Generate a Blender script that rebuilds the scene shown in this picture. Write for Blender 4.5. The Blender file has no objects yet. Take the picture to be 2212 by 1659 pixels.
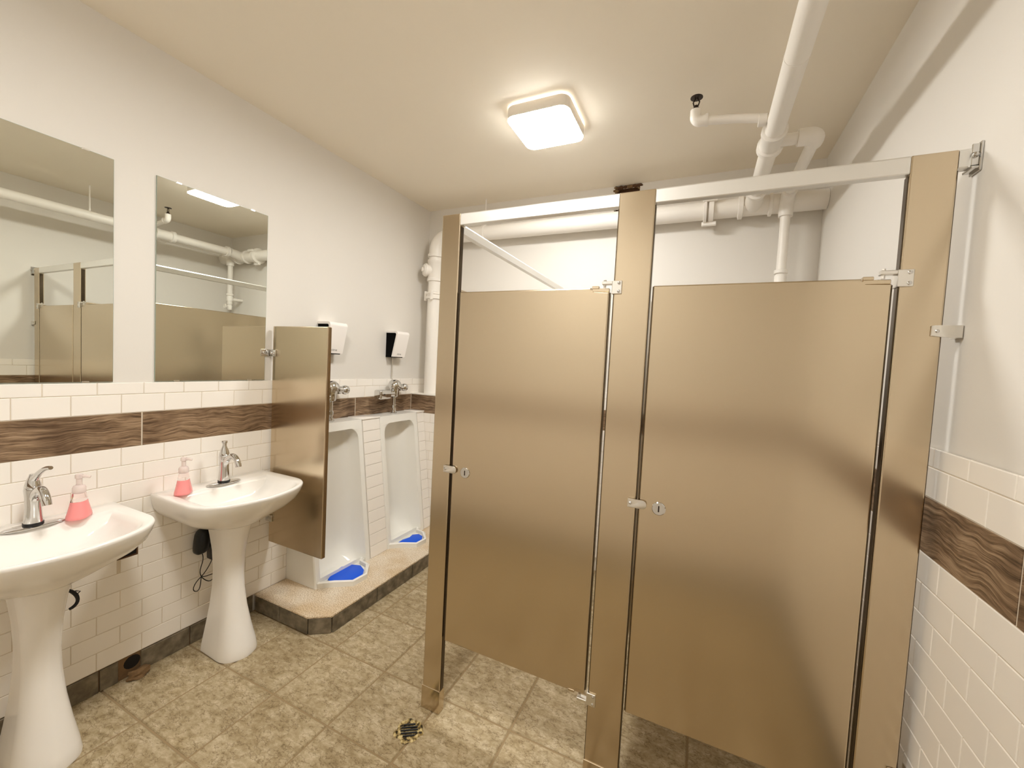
import bpy, bmesh, math, random
from mathutils import Vector, Matrix, noise
random.seed(7)
scene = bpy.context.scene
col = scene.collection
PI = math.pi

# ------------------------------------------------------------------ camera
F_PX = 878.609
CAM = Vector((2.24135, 0.09436, 1.49027))
YAW, PITCH, ROLL = 0.433755, -0.0478812, 0.0518028
fw = Vector((-math.sin(YAW)*math.cos(PITCH), math.cos(YAW)*math.cos(PITCH), math.sin(PITCH)))
r0 = Vector((math.cos(YAW), math.sin(YAW), 0)); u0 = r0.cross(fw)
rt = r0*math.cos(ROLL) + u0*math.sin(ROLL)
up = -r0*math.sin(ROLL) + u0*math.cos(ROLL)
cd = bpy.data.cameras.new('camera'); cam = bpy.data.objects.new('camera', cd); col.objects.link(cam)
cd.sensor_fit = 'HORIZONTAL'; cd.sensor_width = 36.0; cd.lens = F_PX*36.0/2212.0
cd.clip_start = 0.02; cd.clip_end = 50
cam.matrix_world = Matrix(((rt.x, up.x, -fw.x, CAM.x), (rt.y, up.y, -fw.y, CAM.y), (rt.z, up.z, -fw.z, CAM.z), (0, 0, 0, 1)))
scene.camera = cam

# ------------------------------------------------------------------ world, view
w = bpy.data.worlds.new('world'); scene.world = w; w.use_nodes = True
w.node_tree.nodes['Background'].inputs[0].default_value = (0.9, 0.85, 0.75, 1)
w.node_tree.nodes['Background'].inputs[1].default_value = 0.0
vs = scene.view_settings
vs.view_transform = 'Standard'; vs.look = 'None'; vs.gamma = 1.0; vs.use_curve_mapping = False
vs.exposure = 0.74
LAMP_STRENGTH = 49.0
LAMP_COLOR = (1.0, 0.98, 0.94)
try:
    scene.cycles.max_bounces = 16; scene.cycles.diffuse_bounces = 12; scene.cycles.glossy_bounces = 8
    scene.cycles.transmission_bounces = 12
except Exception:
    pass

# ------------------------------------------------------------------ materials
def mat(name, color=(.8, .8, .8), rough=.5, metal=0., spec=.5, emit=None, estr=0., trans=0., ior=1.45, coat=0., aniso=0.):
    m = bpy.data.materials.new(name); m.use_nodes = True
    b = m.node_tree.nodes['Principled BSDF']
    b.inputs['Base Color'].default_value = (*color, 1); b.inputs['Roughness'].default_value = rough
    b.inputs['Metallic'].default_value = metal; b.inputs['Specular IOR Level'].default_value = spec
    b.inputs['IOR'].default_value = ior; b.inputs['Transmission Weight'].default_value = trans
    b.inputs['Coat Weight'].default_value = coat
    b.inputs['Anisotropic'].default_value = aniso
    if emit:
        b.inputs['Emission Color'].default_value = (*emit, 1); b.inputs['Emission Strength'].default_value = estr
    return m
def N(m, t, **kw):
    n = m.node_tree.nodes.new(t)
    for k, v in kw.items(): setattr(n, k, v)
    return n
def L(m, a, b): m.node_tree.links.new(a, b)
def ramp(m, fac, stops):
    r = N(m, 'ShaderNodeValToRGB'); e = r.color_ramp.elements
    while len(e) > 1: e.remove(e[-1])
    e[0].position = stops[0][0]; e[0].color = (*stops[0][1], 1)
    for p, c in stops[1:]:
        k = e.new(p); k.color = (*c, 1)
    L(m, fac, r.inputs[0]); return r
def noise_bump(m, scale, strength, dist=.002, detail=4, coord=None):
    b = m.node_tree.nodes['Principled BSDF']
    n = N(m, 'ShaderNodeTexNoise'); n.inputs['Scale'].default_value = scale; n.inputs['Detail'].default_value = detail
    g = N(m, 'ShaderNodeNewGeometry'); L(m, coord or g.outputs['Position'], n.inputs['Vector'])
    bp = N(m, 'ShaderNodeBump'); bp.inputs['Strength'].default_value = strength; bp.inputs['Distance'].default_value = dist
    L(m, n.outputs['Fac'], bp.inputs['Height']); L(m, bp.outputs[0], b.inputs['Normal']); return n

M = {}
M['wall'] = mat('wall_paint', (.735, .71, .665), .55, spec=.3); noise_bump(M['wall'], 90, .08, .002)
M['ceiling'] = mat('ceiling_paint', (.88, .82, .71), .6, spec=.3); noise_bump(M['ceiling'], 60, .08, .002)
M['tile'] = mat('white_tile', (.90, .865, .81), .16, spec=.5)
M['grout'] = mat('tile_grout', (.66, .585, .475), .85, spec=.2)
M['porcelain'] = mat('porcelain', (.89, .87, .83), .10, spec=.55)
M['urinal'] = mat('urinal_porcelain', (.86, .855, .81), .14, spec=.5)
M['pipe'] = mat('white_pipe_paint', (.86, .83, .78), .35, spec=.45)
M['chrome'] = mat('chrome', (.66, .655, .645), .05, metal=1.)
M['satin'] = mat('satin_metal', (.80, .78, .74), .28, metal=1.)
M['alu'] = mat('headrail_aluminium', (.80, .79, .76), .40, metal=.7)
M['black'] = mat('black_plastic', (.006, .006, .007), .35)
M['matteblack'] = mat('matte_black', (.004, .004, .004), .85, spec=.08)
M['rubber'] = mat('black_rubber', (.008, .008, .008), .6)
M['blue'] = mat('blue_gel', (.0, .10, .80), .4, spec=.3)
M['whiteplastic'] = mat('white_plastic', (.88, .85, .82), .3)
M['ink'] = mat('grey_ink', (.12, .12, .12), .5)
M['mirror'] = mat('mirror_silver', (.80, .82, .76), .0, metal=1.)
M['mirroredge'] = mat('mirror_edge', (.30, .36, .30), .2, spec=.6)
M['darkbronze'] = mat('dark_bronze', (.035, .02, .012), .4, metal=.6)
M['holeshade'] = mat('hole_shade', (.012, .009, .006), .9)  # darkness inside the baseboard hole, given as a colour
M['lampbody'] = mat('lamp_housing', (.82, .78, .72), .4)
M['lampglow'] = mat('lamp_diffuser', (.9, .9, .9), .5, emit=LAMP_COLOR, estr=LAMP_STRENGTH)
M['lampring'] = mat('lamp_back_glow', (.9, .9, .9), .5, emit=LAMP_COLOR, estr=LAMP_STRENGTH*.22)
M['pinkliquid'] = mat('pink_soap', (1.0, .36, .36), .12, trans=.12, ior=1.30)
M['clear'] = mat('clear_plastic', (1., .93, .93), .04, trans=1., ior=1.15)
M['pump'] = mat('pump_plastic', (.95, .85, .82), .25, trans=.45, ior=1.3)

def brushed(name, color, rough, aniso):
    m = mat(name, color, rough, metal=1., aniso=aniso)
    b = m.node_tree.nodes['Principled BSDF']
    t = N(m, 'ShaderNodeCombineXYZ'); t.inputs[2].default_value = 1.0
    L(m, t.outputs[0], b.inputs['Tangent'])
    g = N(m, 'ShaderNodeNewGeometry'); mp = N(m, 'ShaderNodeMapping'); mp.inputs['Scale'].default_value = (1.5, 1.5, 900)
    L(m, g.outputs['Position'], mp.inputs['Vector'])
    n = N(m, 'ShaderNodeTexNoise'); n.inputs['Scale'].default_value = 1.0; n.inputs['Detail'].default_value = 3
    L(m, mp.outputs[0], n.inputs['Vector'])
    mr = N(m, 'ShaderNodeMapRange'); mr.inputs[3].default_value = rough*.9; mr.inputs[4].default_value = rough*1.12
    L(m, n.outputs['Fac'], mr.inputs[0]); L(m, mr.outputs[0], b.inputs['Roughness'])
    # very slight waviness of the sheet
    n2 = N(m, 'ShaderNodeTexNoise'); n2.inputs['Scale'].default_value = 2.2; n2.inputs['Detail'].default_value = 1
    L(m, g.outputs['Position'], n2.inputs['Vector'])
    bp = N(m, 'ShaderNodeBump'); bp.inputs['Strength'].default_value = .15; bp.inputs['Distance'].default_value = .006
    L(m, n2.outputs['Fac'], bp.inputs['Height']); L(m, bp.outputs[0], b.inputs['Normal'])
    return m
M['steel'] = brushed('brushed_stainless', (.635, .535, .395), .20, .45)
M['steelshade'] = mat('shaded_stainless', (.34, .25, .16), .25, metal=1.)  # darker copy of the steel, paints the shaded end of the screen
M['edgeshade'] = mat('stainless_edge_shade', (.10, .075, .05), .25, metal=1.)  # near-black copy of the steel, paints dark reflections and gaps along edges

def stone_floor():
    m = mat('stone_floor_tile', (.4, .33, .2), .45, spec=.4); b = m.node_tree.nodes['Principled BSDF']
    g = N(m, 'ShaderNodeNewGeometry'); oi = N(m, 'ShaderNodeObjectInfo')
    sc = N(m, 'ShaderNodeVectorMath', operation='SCALE'); cx = N(m, 'ShaderNodeCombineXYZ')
    L(m, oi.outputs['Random'], cx.inputs[2]); L(m, cx.outputs[0], sc.inputs[0]); sc.inputs['Scale'].default_value = 20
    ad = N(m, 'ShaderNodeVectorMath', operation='ADD'); L(m, g.outputs['Position'], ad.inputs[0]); L(m, sc.outputs[0], ad.inputs[1])
    mp = N(m, 'ShaderNodeMapping'); mp.inputs['Scale'].default_value = (1.0, 1.7, 1.0); L(m, ad.outputs[0], mp.inputs['Vector'])
    n1 = N(m, 'ShaderNodeTexNoise'); n1.inputs['Scale'].default_value = 19; n1.inputs['Detail'].default_value = 12; n1.inputs['Roughness'].default_value = .80
    n1.inputs['Distortion'].default_value = .25; L(m, mp.outputs[0], n1.inputs['Vector'])
    n2 = N(m, 'ShaderNodeTexNoise'); n2.inputs['Scale'].default_value = 4.5; n2.inputs['Detail'].default_value = 6
    L(m, ad.outputs[0], n2.inputs['Vector'])
    n3 = N(m, 'ShaderNodeTexNoise'); n3.inputs['Scale'].default_value = 16; n3.inputs['Detail'].default_value = 5; n3.inputs['Roughness'].default_value = .6
    L(m, mp.outputs[0], n3.inputs['Vector'])
    r1 = ramp(m, n1.outputs['Fac'], [(.31, (.19, .14, .070)), (.42, (.37, .29, .165)), (.52, (.47, .385, .245)), (.68, (.68, .60, .44))])
    r2 = ramp(m, n2.outputs['Fac'], [(.32, (.78, .74, .67)), (.55, (1, 1, 1)), (.7, (1.0, .97, .92))])
    # thin broken crack lines where the low noise crosses its middle
    r3 = ramp(m, n3.outputs['Fac'], [(.468, (1, 1, 1)), (.487, (.38, .31, .22)), (.506, (1, 1, 1))])
    mx = N(m, 'ShaderNodeMix', data_type='RGBA', blend_type='MULTIPLY'); mx.inputs[0].default_value = .8
    L(m, r1.outputs[0], mx.inputs[6]); L(m, r2.outputs[0], mx.inputs[7])
    m2 = N(m, 'ShaderNodeMix', data_type='RGBA', blend_type='MULTIPLY'); m2.inputs[0].default_value = .8
    L(m, mx.outputs[2], m2.inputs[6]); L(m, r3.outputs[0], m2.inputs[7]); L(m, m2.outputs[2], b.inputs['Base Color'])
    bp = N(m, 'ShaderNodeBump'); bp.inputs['Strength'].default_value = .6; bp.inputs['Distance'].default_value = .003
    L(m, n1.outputs['Fac'], bp.inputs['Height']); L(m, bp.outputs[0], b.inputs['Normal'])
    return m
M['floortile'] = stone_floor()
M['floorgrout'] = mat('floor_grout', (.33, .245, .14), .9, spec=.2); noise_bump(M['floorgrout'], 200, .3)

def base_tile():
    m = mat('dark_base_tile', (.1, .08, .05), .4); b = m.node_tree.nodes['Principled BSDF']
    g = N(m, 'ShaderNodeNewGeometry'); n1 = N(m, 'ShaderNodeTexNoise'); n1.inputs['Scale'].default_value = 22; n1.inputs['Detail'].default_value = 7
    L(m, g.outputs['Position'], n1.inputs['Vector'])
    r1 = ramp(m, n1.outputs['Fac'], [(.3, (.095, .078, .052)), (.5, (.17, .14, .095)), (.7, (.27, .23, .165))])
    L(m, r1.outputs[0], b.inputs['Base Color']); return m
M['basetile'] = base_tile()

def terrazzo():
    m = mat('speckled_stone_top', (.5, .42, .3), .45); b = m.node_tree.nodes['Principled BSDF']
    g = N(m, 'ShaderNodeNewGeometry'); n1 = N(m, 'ShaderNodeTexNoise'); n1.inputs['Scale'].default_value = 170; n1.inputs['Detail'].default_value = 4
    L(m, g.outputs['Position'], n1.inputs['Vector'])
    r1 = ramp(m, n1.outputs['Fac'], [(.33, (.38, .29, .19)), (.46, (.68, .58, .44)), (.62, (.84, .77, .66))])
    n2 = N(m, 'ShaderNodeTexNoise'); n2.inputs['Scale'].default_value = 5; n2.inputs['Detail'].default_value = 4
    L(m, g.outputs['Position'], n2.inputs['Vector'])
    r2 = ramp(m, n2.outputs['Fac'], [(.35, (.80, .66, .46)), (.6, (1, 1, 1))])
    mx = N(m, 'ShaderNodeMix', data_type='RGBA', blend_type='MULTIPLY'); mx.inputs[0].default_value = .7
    L(m, r1.outputs[0], mx.inputs[6]); L(m, r2.outputs[0], mx.inputs[7]); L(m, mx.outputs[2], b.inputs['Base Color']); return m
M['terrazzo'] = terrazzo()

def wood(name, axis):
    m = mat(name, (.2, .12, .07), .38, spec=.45); b = m.node_tree.nodes['Principled BSDF']
    g = N(m, 'ShaderNodeNewGeometry'); oi = N(m, 'ShaderNodeObjectInfo')
    sc = N(m, 'ShaderNodeVectorMath', operation='SCALE'); sc.inputs['Scale'].default_value = 13
    cx = N(m, 'ShaderNodeCombineXYZ'); L(m, oi.outputs['Random'], cx.inputs[2]); L(m, oi.outputs['Random'], cx.inputs[0]); L(m, cx.outputs[0], sc.inputs[0])
    ad = N(m, 'ShaderNodeVectorMath', operation='ADD'); L(m, g.outputs['Position'], ad.inputs[0]); L(m, sc.outputs[0], ad.inputs[1])
    # warp field
    nw = N(m, 'ShaderNodeTexNoise'); nw.inputs['Scale'].default_value = 5.5; nw.inputs['Detail'].default_value = 2
    L(m, ad.outputs[0], nw.inputs['Vector'])
    mw = N(m, 'ShaderNodeVectorMath', operation='SCALE'); mw.inputs['Scale'].default_value = .080; L(m, nw.outputs['Color'], mw.inputs[0])
    a2 = N(m, 'ShaderNodeVectorMath', operation='ADD'); L(m, ad.outputs[0], a2.inputs[0]); L(m, mw.outputs[0], a2.inputs[1])
    mp = N(m, 'ShaderNodeMapping'); s = 6.0; t = 120.0
    mp.inputs['Scale'].default_value = (t if axis == 'y' else s, s if axis == 'y' else t, t)
    if axis == 'y': mp.inputs['Scale'].default_value = (0, s, t)
    else: mp.inputs['Scale'].default_value = (s, 0, t)
    L(m, a2.outputs[0], mp.inputs['Vector'])
    n1 = N(m, 'ShaderNodeTexNoise'); n1.inputs['Scale'].default_value = 1.0; n1.inputs['Detail'].default_value = 8; n1.inputs['Roughness'].default_value = .68
    L(m, mp.outputs[0], n1.inputs['Vector'])
    r1 = ramp(m, n1.outputs['Fac'], [(.31, (.040, .022, .011)), (.43, (.150, .092, .052)), (.54, (.29, .195, .118)), (.67, (.44, .32, .21))])
    n2 = N(m, 'ShaderNodeTexNoise'); n2.inputs['Scale'].default_value = 6; n2.inputs['Detail'].default_value = 3
    L(m, ad.outputs[0], n2.inputs['Vector'])
    r2 = ramp(m, n2.outputs['Fac'], [(.34, (.45, .40, .37)), (.52, (1, 1, 1))])
    mx = N(m, 'ShaderNodeMix', data_type='RGBA', blend_type='MULTIPLY'); mx.inputs[0].default_value = .75
    L(m, r1.outputs[0], mx.inputs[6]); L(m, r2.outputs[0], mx.inputs[7]); L(m, mx.outputs[2], b.inputs['Base Color']); return m
M['wood_y'] = wood('wood_look_tile_y', 'y'); M['wood_x'] = wood('wood_look_tile_x', 'x')
M['plaster'] = mat('broken_plaster', (.20, .12, .055), .9); noise_bump(M['plaster'], 80, .8, .006)
M['rustbrown'] = mat('brown_rotten_board', (.09, .042, .016), .85); noise_bump(M['rustbrown'], 60, .8, .006)
M['yellowed'] = mat('yellowed_rim', (.50, .36, .13), .6); _n = noise_bump(M['yellowed'], 70, .6, .004)
_r = ramp(M['yellowed'], _n.outputs['Fac'], [(.40, (.02, .014, .006)), (.50, (.30, .21, .07)), (.62, (.66, .55, .28))]); L(M['yellowed'], _r.outputs[0], M['yellowed'].node_tree.nodes['Principled BSDF'].inputs['Base Color'])

# ------------------------------------------------------------------ mesh helpers
class MB:
    def __init__(s): s.v = []; s.f = []
    def add(s, vs, fs):
        o = len(s.v); s.v += [Vector(p) for p in vs]; s.f += [tuple(i+o for i in f) for f in fs]; return s
    def box(s, x0, x1, y0, y1, z0, z1):
        return s.add([(x0,y0,z0),(x1,y0,z0),(x1,y1,z0),(x0,y1,z0),(x0,y0,z1),(x1,y0,z1),(x1,y1,z1),(x0,y1,z1)],
                     [(3,2,1,0),(4,5,6,7),(0,1,5,4),(1,2,6,5),(2,3,7,6),(3,0,4,7)])
    def bbox(s, x0, x1, y0, y1, z0, z1, b=.003, seg=2):
        bm = bmesh.new(); vs = [bm.verts.new(p) for p in [(x0,y0,z0),(x1,y0,z0),(x1,y1,z0),(x0,y1,z0),(x0,y0,z1),(x1,y0,z1),(x1,y1,z1),(x0,y1,z1)]]
        for f in [(3,2,1,0),(4,5,6,7),(0,1,5,4),(1,2,6,5),(2,3,7,6),(3,0,4,7)]: bm.faces.new([vs[i] for i in f])
        bmesh.ops.bevel(bm, geom=bm.edges[:], offset=b, segments=seg, affect='EDGES', profile=.5)
        return s.addbm(bm)
    def addbm(s, bm):
        bm.verts.index_update()
        s.add([v.co.copy() for v in bm.verts], [tuple(v.index for v in f.verts) for f in bm.faces]); bm.free(); return s
    def loft(s, rings, cap0=True, cap1=True, closed=True):
        n = len(rings[0]); vs = [p for r in rings for p in r]; fs = []
        for k in range(len(rings)-1):
            for i in range(n if closed else n-1):
                j = (i+1) % n
                fs.append((k*n+i, k*n+j, (k+1)*n+j, (k+1)*n+i))
        if cap0: fs.append(tuple(reversed(range(n))))
        if cap1: fs.append(tuple(range((len(rings)-1)*n, len(rings)*n)))
        return s.add(vs, fs)
    def lathe(s, prof, c=(0,0,0), axis=(0,0,1), seg=24):
        a = Vector(axis).normalized(); t = Vector((1,0,0)) if abs(a.x) < .9 else Vector((0,1,0))
        e1 = a.cross(t).normalized(); e2 = a.cross(e1); c = Vector(c)
        rings = [[c + a*h + (e1*math.cos(2*PI*i/seg) + e2*math.sin(2*PI*i/seg))*max(r, 1e-5) for i in range(seg)] for r, h in prof]
        return s.loft(rings)
    def tube(s, pts, rad, seg=12):
        pts = [Vector(p) for p in pts]; n = len(pts)
        rr = rad if isinstance(rad, (list, tuple)) else [rad]*n
        rings = []; ref = None
        for i in range(n):
            d = (pts[min(i+1, n-1)] - pts[max(i-1, 0)]).normalized()
            if ref is None:
                t = Vector((0,0,1)) if abs(d.z) < .9 else Vector((1,0,0)); ref = d.cross(t).normalized()
            else:
                ref = (ref - d*ref.dot(d)).normalized()
            e2 = d.cross(ref)
            rings.append([pts[i] + (ref*math.cos(2*PI*k/seg) + e2*math.sin(2*PI*k/seg))*rr[i] for k in range(seg)])
        return s.loft(rings)
    def prism(s, poly, axis, a, b, bev=0, seg=2):
        # poly: 2D points; axis 'x': (y,z) ; 'y': (x,z) ; 'z': (x,y)
        def P(p, t): return {'x': (t, p[0], p[1]), 'y': (p[0], t, p[1]), 'z': (p[0], p[1], t)}[axis]
        bm = bmesh.new(); n = len(poly)
        va = [bm.verts.new(P(p, a)) for p in poly]; vb = [bm.verts.new(P(p, b)) for p in poly]
        bm.faces.new(va); bm.faces.new(list(reversed(vb)))
        for i in range(n): bm.faces.new([va[i], vb[i], vb[(i+1) % n], va[(i+1) % n]])
        if bev:
            es = [e for e in bm.edges if (e.verts[0] in va) == (e.verts[1] in va)]
            bmesh.ops.bevel(bm, geom=es, offset=bev, segments=seg, affect='EDGES', profile=.5)
        bmesh.ops.recalc_face_normals(bm, faces=bm.faces[:])
        return s.addbm(bm)
    def mesh(s, name, off=(0,0,0), smooth=None):
        me = bpy.data.meshes.new(name); o = Vector(off)
        me.from_pydata([tuple(p - o) for p in s.v], [], s.f)
        bm = bmesh.new(); bm.from_mesh(me); bmesh.ops.recalc_face_normals(bm, faces=bm.faces[:]); bm.to_mesh(me); bm.free()
        if smooth is not None:
            me.polygons.foreach_set('use_smooth', [True]*len(me.polygons))
            me.set_sharp_from_angle(angle=math.radians(smooth))
        me.update(); return me

ORG = {}
def thing(name, label, cat, loc, group=None):
    o = bpy.data.objects.new(name, None); col.objects.link(o); o.location = loc; o.empty_display_size = .05
    o['label'] = label; o['category'] = cat
    if group: o['group'] = group
    ORG[o] = Vector(loc); return o
def part(parent, name, mb, m, smooth=35, label=None):
    off = ORG.get(parent, Vector((0, 0, 0)))
    o = bpy.data.objects.new(name, mb.mesh(name, off, smooth)); col.objects.link(o)
    o.data.materials.append(m); o.parent = parent
    if label: o['label'] = label
    if parent.parent is not None or True: ORG[o] = off
    return o
def solo(name, mb, m, label, cat, group=None, smooth=35, origin=None):
    xs = [p for p in mb.v]
    c = Vector(((min(p.x for p in xs)+max(p.x for p in xs))/2, (min(p.y for p in xs)+max(p.y for p in xs))/2, min(p.z for p in xs))) if origin is None else Vector(origin)
    o = bpy.data.objects.new(name, mb.mesh(name, c, smooth)); col.objects.link(o); o.location = c
    o.data.materials.append(m); o['label'] = label; o['category'] = cat
    if group: o['group'] = group
    ORG[o] = c; return o
def struct(name, mb, m, label=None, smooth=None):
    o = bpy.data.objects.new(name, mb.mesh(name, (0,0,0), smooth)); col.objects.link(o)
    for k in (m if isinstance(m, list) else [m]): o.data.materials.append(k)
    o['kind'] = 'structure'
    if label: o['label'] = label
    ORG[o] = Vector((0,0,0)); return o
def arc(c, r, a0, a1, n, plane='xz'):
    out = []
    for i in range(n+1):
        a = a0 + (a1-a0)*i/n; p, q = r*math.cos(a), r*math.sin(a)
        out.append(Vector(c) + (Vector((p,0,q)) if plane == 'xz' else Vector((p,q,0)) if plane == 'xy' else Vector((0,p,q))))
    return out

# ------------------------------------------------------------------ room dimensions
XL, XR = -0.010, 2.825          # painted faces of left and right wall
YF, YB = -0.300, 3.065          # front (behind the camera) and back
ZC = 2.794
TL, TR_, TF = 0.0, 2.811, -0.288  # tile faces
Z_BASE, Z_WB, Z_WT, Z_A, Z_T = 0.0965, 1.0447, 1.1940, 1.2755, 1.3270
ROW = 0.0790; PW = 0.1545; GR = 0.0024

floor = struct('floor', MB().box(XL-.1, XR+.1, YF-.1, YB+.1, -.08, -.0045), M['floorgrout'])
ceiling = struct('ceiling', MB().box(XL-.1, XR+.1, YF-.1, YB+.1, ZC, ZC+.1), M['ceiling'])
wall_left = struct('wall_left', MB().box(XL-.1, XL, YF-.1, YB+.1, -.08, ZC), M['wall'])
wall_right = struct('wall_right', MB().box(XR, XR+.1, YF-.1, YB+.1, -.08, ZC), M['wall'])
wall_front = struct('wall_front', MB().box(XL, XR, YF-.1, YF, -.08, ZC), M['wall'])
# back wall with a real hole broken into it just under the ceiling
hx0, hx1, hz0 = 1.597, 1.768, 2.60
wb = MB().box(XL, hx0, YB, YB+.1, -.08, ZC); wb.box(hx1, XR, YB, YB+.1, -.08, ZC); wb.box(hx0, hx1, YB, YB+.1, -.08, hz0)
wall_back = struct('wall_back', wb, M['wall'])
rg = MB(); rg.box(hx0-.01, hx1+.01, YB+.06, YB+.09, hz0-.01, ZC)
part(wall_back, 'hole_backing', rg, M['rustbrown'])
for i in range(11):     # ragged crumbs of board round the hole
    t = i/10; s = .012 + .012*random.random()
    if i < 6: x, z = hx0 + (hx1-hx0)*(i/5), ZC - s*.6
    elif i < 9: x, z = hx1 - .004, ZC - .03 - (i-6)*.05
    else: x, z = hx0 + .004, ZC - .03 - (i-9)*.07
    bm = bmesh.new(); bmesh.ops.create_icosphere(bm, subdivisions=1, radius=s)
    for v in bm.verts: v.co = Vector((v.co.x*1.3, v.co.y*.8, v.co.z*.7))*(.75+.5*random.random()) + Vector((x, YB+.006, z))
    part(wall_back, 'board_crumb', MB().addbm(bm), M['rustbrown' if i % 3 else 'plaster'], None)

# ------------------------------------------------------------------ tiles
tile_cache = {}
def tile_mesh(wd, ht, th, ch, m, key):
    k = (round(wd, 4), round(ht, 4), key)
    if k not in tile_cache:
        a, b = wd/2, ht/2
        R = lambda a, b, z: [(-a, -b, z), (a, -b, z), (a, b, z), (-a, b, z)]
        mb = MB().loft([R(a, b, 0), R(a, b, th-ch), R(a-ch, b-ch, th)], cap0=False)
        me = mb.mesh('tile_'+key, (0,0,0), None); me.materials.append(m); tile_cache[k] = me
    return tile_cache[k]
BAS = {'+x': Matrix(((0,0,1),(1,0,0),(0,1,0))), '-x': Matrix(((0,0,-1),(-1,0,0),(0,1,0))),
       '+y': Matrix(((-1,0,0),(0,0,1),(0,1,0))), '-y': Matrix(((1,0,0),(0,0,-1),(0,1,0))), '+z': Matrix.Identity(3)}
def place_tile(parent, name, face, nrm, a, z, wd, ht, m, key, th=.0075, ch=.0016, joined=None):
    """face = coordinate of the finished face; a = centre along the wall"""
    me = tile_mesh(wd, ht, th, ch, m, key); B = BAS[nrm]
    ax = nrm[1]; sg = 1 if nrm[0] == '+' else -1
    base = face - sg*th
    pos = Vector((base, a, z)) if ax == 'x' else Vector((a, base, z)) if ax == 'y' else Vector((a, z, base))
    if joined is not None:
        joined.add([B @ v.co + pos for v in me.vertices], [tuple(p.vertices) for p in me.polygons]); return
    o = bpy.data.objects.new(name, me); col.objects.link(o)
    o.matrix_local = Matrix.Translation(pos) @ B.to_4x4(); o.parent = parent
def subtract(rects, h):
    out = []
    for (a0, a1, z0, z1) in rects:
        b0, b1, y0, y1 = h
        if a1 <= b0 or a0 >= b1 or z1 <= y0 or z0 >= y1: out.append((a0, a1, z0, z1)); continue
        if a0 < b0: out.append((a0, b0, z0, z1))
        if a1 > b1: out.append((b1, a1, z0, z1))
        m0, m1 = max(a0, b0), min(a1, b1)
        if z0 < y0: out.append((m0, m1, z0, y0))
        if z1 > y1: out.append((m0, m1, y1, z1))
    return out
def wains(parent, nrm, face, a0, a1, phase, indiv, wphase, wm, holes=(), skip_above=None):
    joined = MB(); joinw = MB()
    rows = [(Z_WB - ROW*(k+1), Z_WB - ROW*k, k % 2) for k in range(12)]
    if skip_above is None: rows += [(Z_WT, Z_A, 0), (Z_A, Z_T, 1)]
    for z0, z1, odd in rows:
        k0 = math.floor((a0 - phase)/PW) - 1; y = phase + k0*PW + (PW/2 if odd else 0)
        while y < a1:
            rs = [(max(y, a0), min(y+PW, a1), z0, z1)]
            for h in holes: rs = subtract(rs, h)
            for (p, q, c, d) in rs:
                if q - p < .012 or d - c < .012: continue
                ind = indiv[0] < q and p < indiv[1]
                place_tile(parent, 'tile', face, nrm, (p+q)/2, (c+d)/2, q-p-GR, d-c-GR, M['tile'], 'white', joined=None if ind else joined)
            y += PW
    P = .6165; y = wphase + math.floor((a0-wphase)/P)*P
    while y < a1:
        p, q = max(y, a0), min(y+P, a1)
        if q - p > .02:
            ind = indiv[0] < q and p < indiv[1]
            place_tile(parent, 'wood_plank_tile', face, nrm, (p+q)/2, (Z_WB+Z_WT)/2, q-p-.006, Z_WT-Z_WB-GR, wm, wm.name, ch=.0008, joined=None if ind else joinw)
        y += P
    # bed of grout behind
    bed = MB(); sg = 1 if nrm[0] == '+' else -1
    lo, hi = sorted((face - sg*.0115, face - sg*.0022))
    top = Z_T - .002 if skip_above is None else Z_WT
    segs = [(a0, a1, Z_BASE, top)]
    for h in holes: segs = subtract(segs, h)
    for (p, q, c, d) in segs:
        if nrm[1] == 'x': bed.box(lo, hi, p, q, c, d)
        else: bed.box(p, q, lo, hi, c, d)
    part(parent, 'grout_bed', bed, M['grout'], None)
    if joined.v: o = part(parent, 'tile_field', joined, M['tile'], None); o['kind'] = 'stuff'
    if joinw.v: o = part(parent, 'wood_tile_field', joinw, wm, None); o['kind'] = 'stuff'

HOLE = (.955, 1.028, .551, .635)
Y_CH = 2.892                    # front of the tiled pipe chase at the back
wains(wall_left, '+x', TL, YF+.012, YB, 1.121, (.35, 2.95), 1.038, M['wood_y'], holes=[HOLE])
wains(wall_right, '-x', TR_, YF+.012, YB, 1.300, (.55, 1.75), 1.184, M['wood_y'])
wains(wall_front, '+y', TF, XL+.012, XR-.014, 1.00, (99, 100), .9, M['wood_x'])
wains(wall_back, '-y', YB-.012, 1.27, XR-.014, 1.30, (99, 100), 1.4, M['wood_x'])

# baseboards
def baseboard(name, nrm, face, segs, proud=.004):
    mb = MB(); sg = 1 if nrm[0] == '+' else -1
    bed = MB(); lo, hi = sorted((face - sg*.011, face - sg*.004))
    a0, a1 = segs[0][0], segs[-1][1]
    if nrm[1] == 'x': bed.box(lo, hi, a0, a1, -.003, Z_BASE-.002)
    else: bed.box(a0, a1, lo, hi, -.003, Z_BASE-.002)
    o = struct(name, bed, M['plaster'] if name == 'baseboard_left' else M['floorgrout'])
    for (p, q) in segs:
        place_tile(o, 'base_tile', face+sg*proud, nrm, (p+q)/2, Z_BASE/2-.001, q-p-.005, Z_BASE-.003, M['basetile'], 'base', th=.010, ch=.0025)
    return o
seams = [.907-.33*3-.2, .907-.33*2, .907-.33, .907]
bl = [(YF+.012, .247), (.247, .577), (.577, .897), (.897, .962), (1.038, 1.237), (1.237, 1.555)]
baseboard_left = baseboard('baseboard_left', '+x', TL, bl)
baseboard('baseboard_right', '-x', TR_, [(YF+.012+.33*i, min(YF+.012+.33*(i+1), YB)) for i in range(11) if YF+.012+.33*i < YB-.02])
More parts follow.
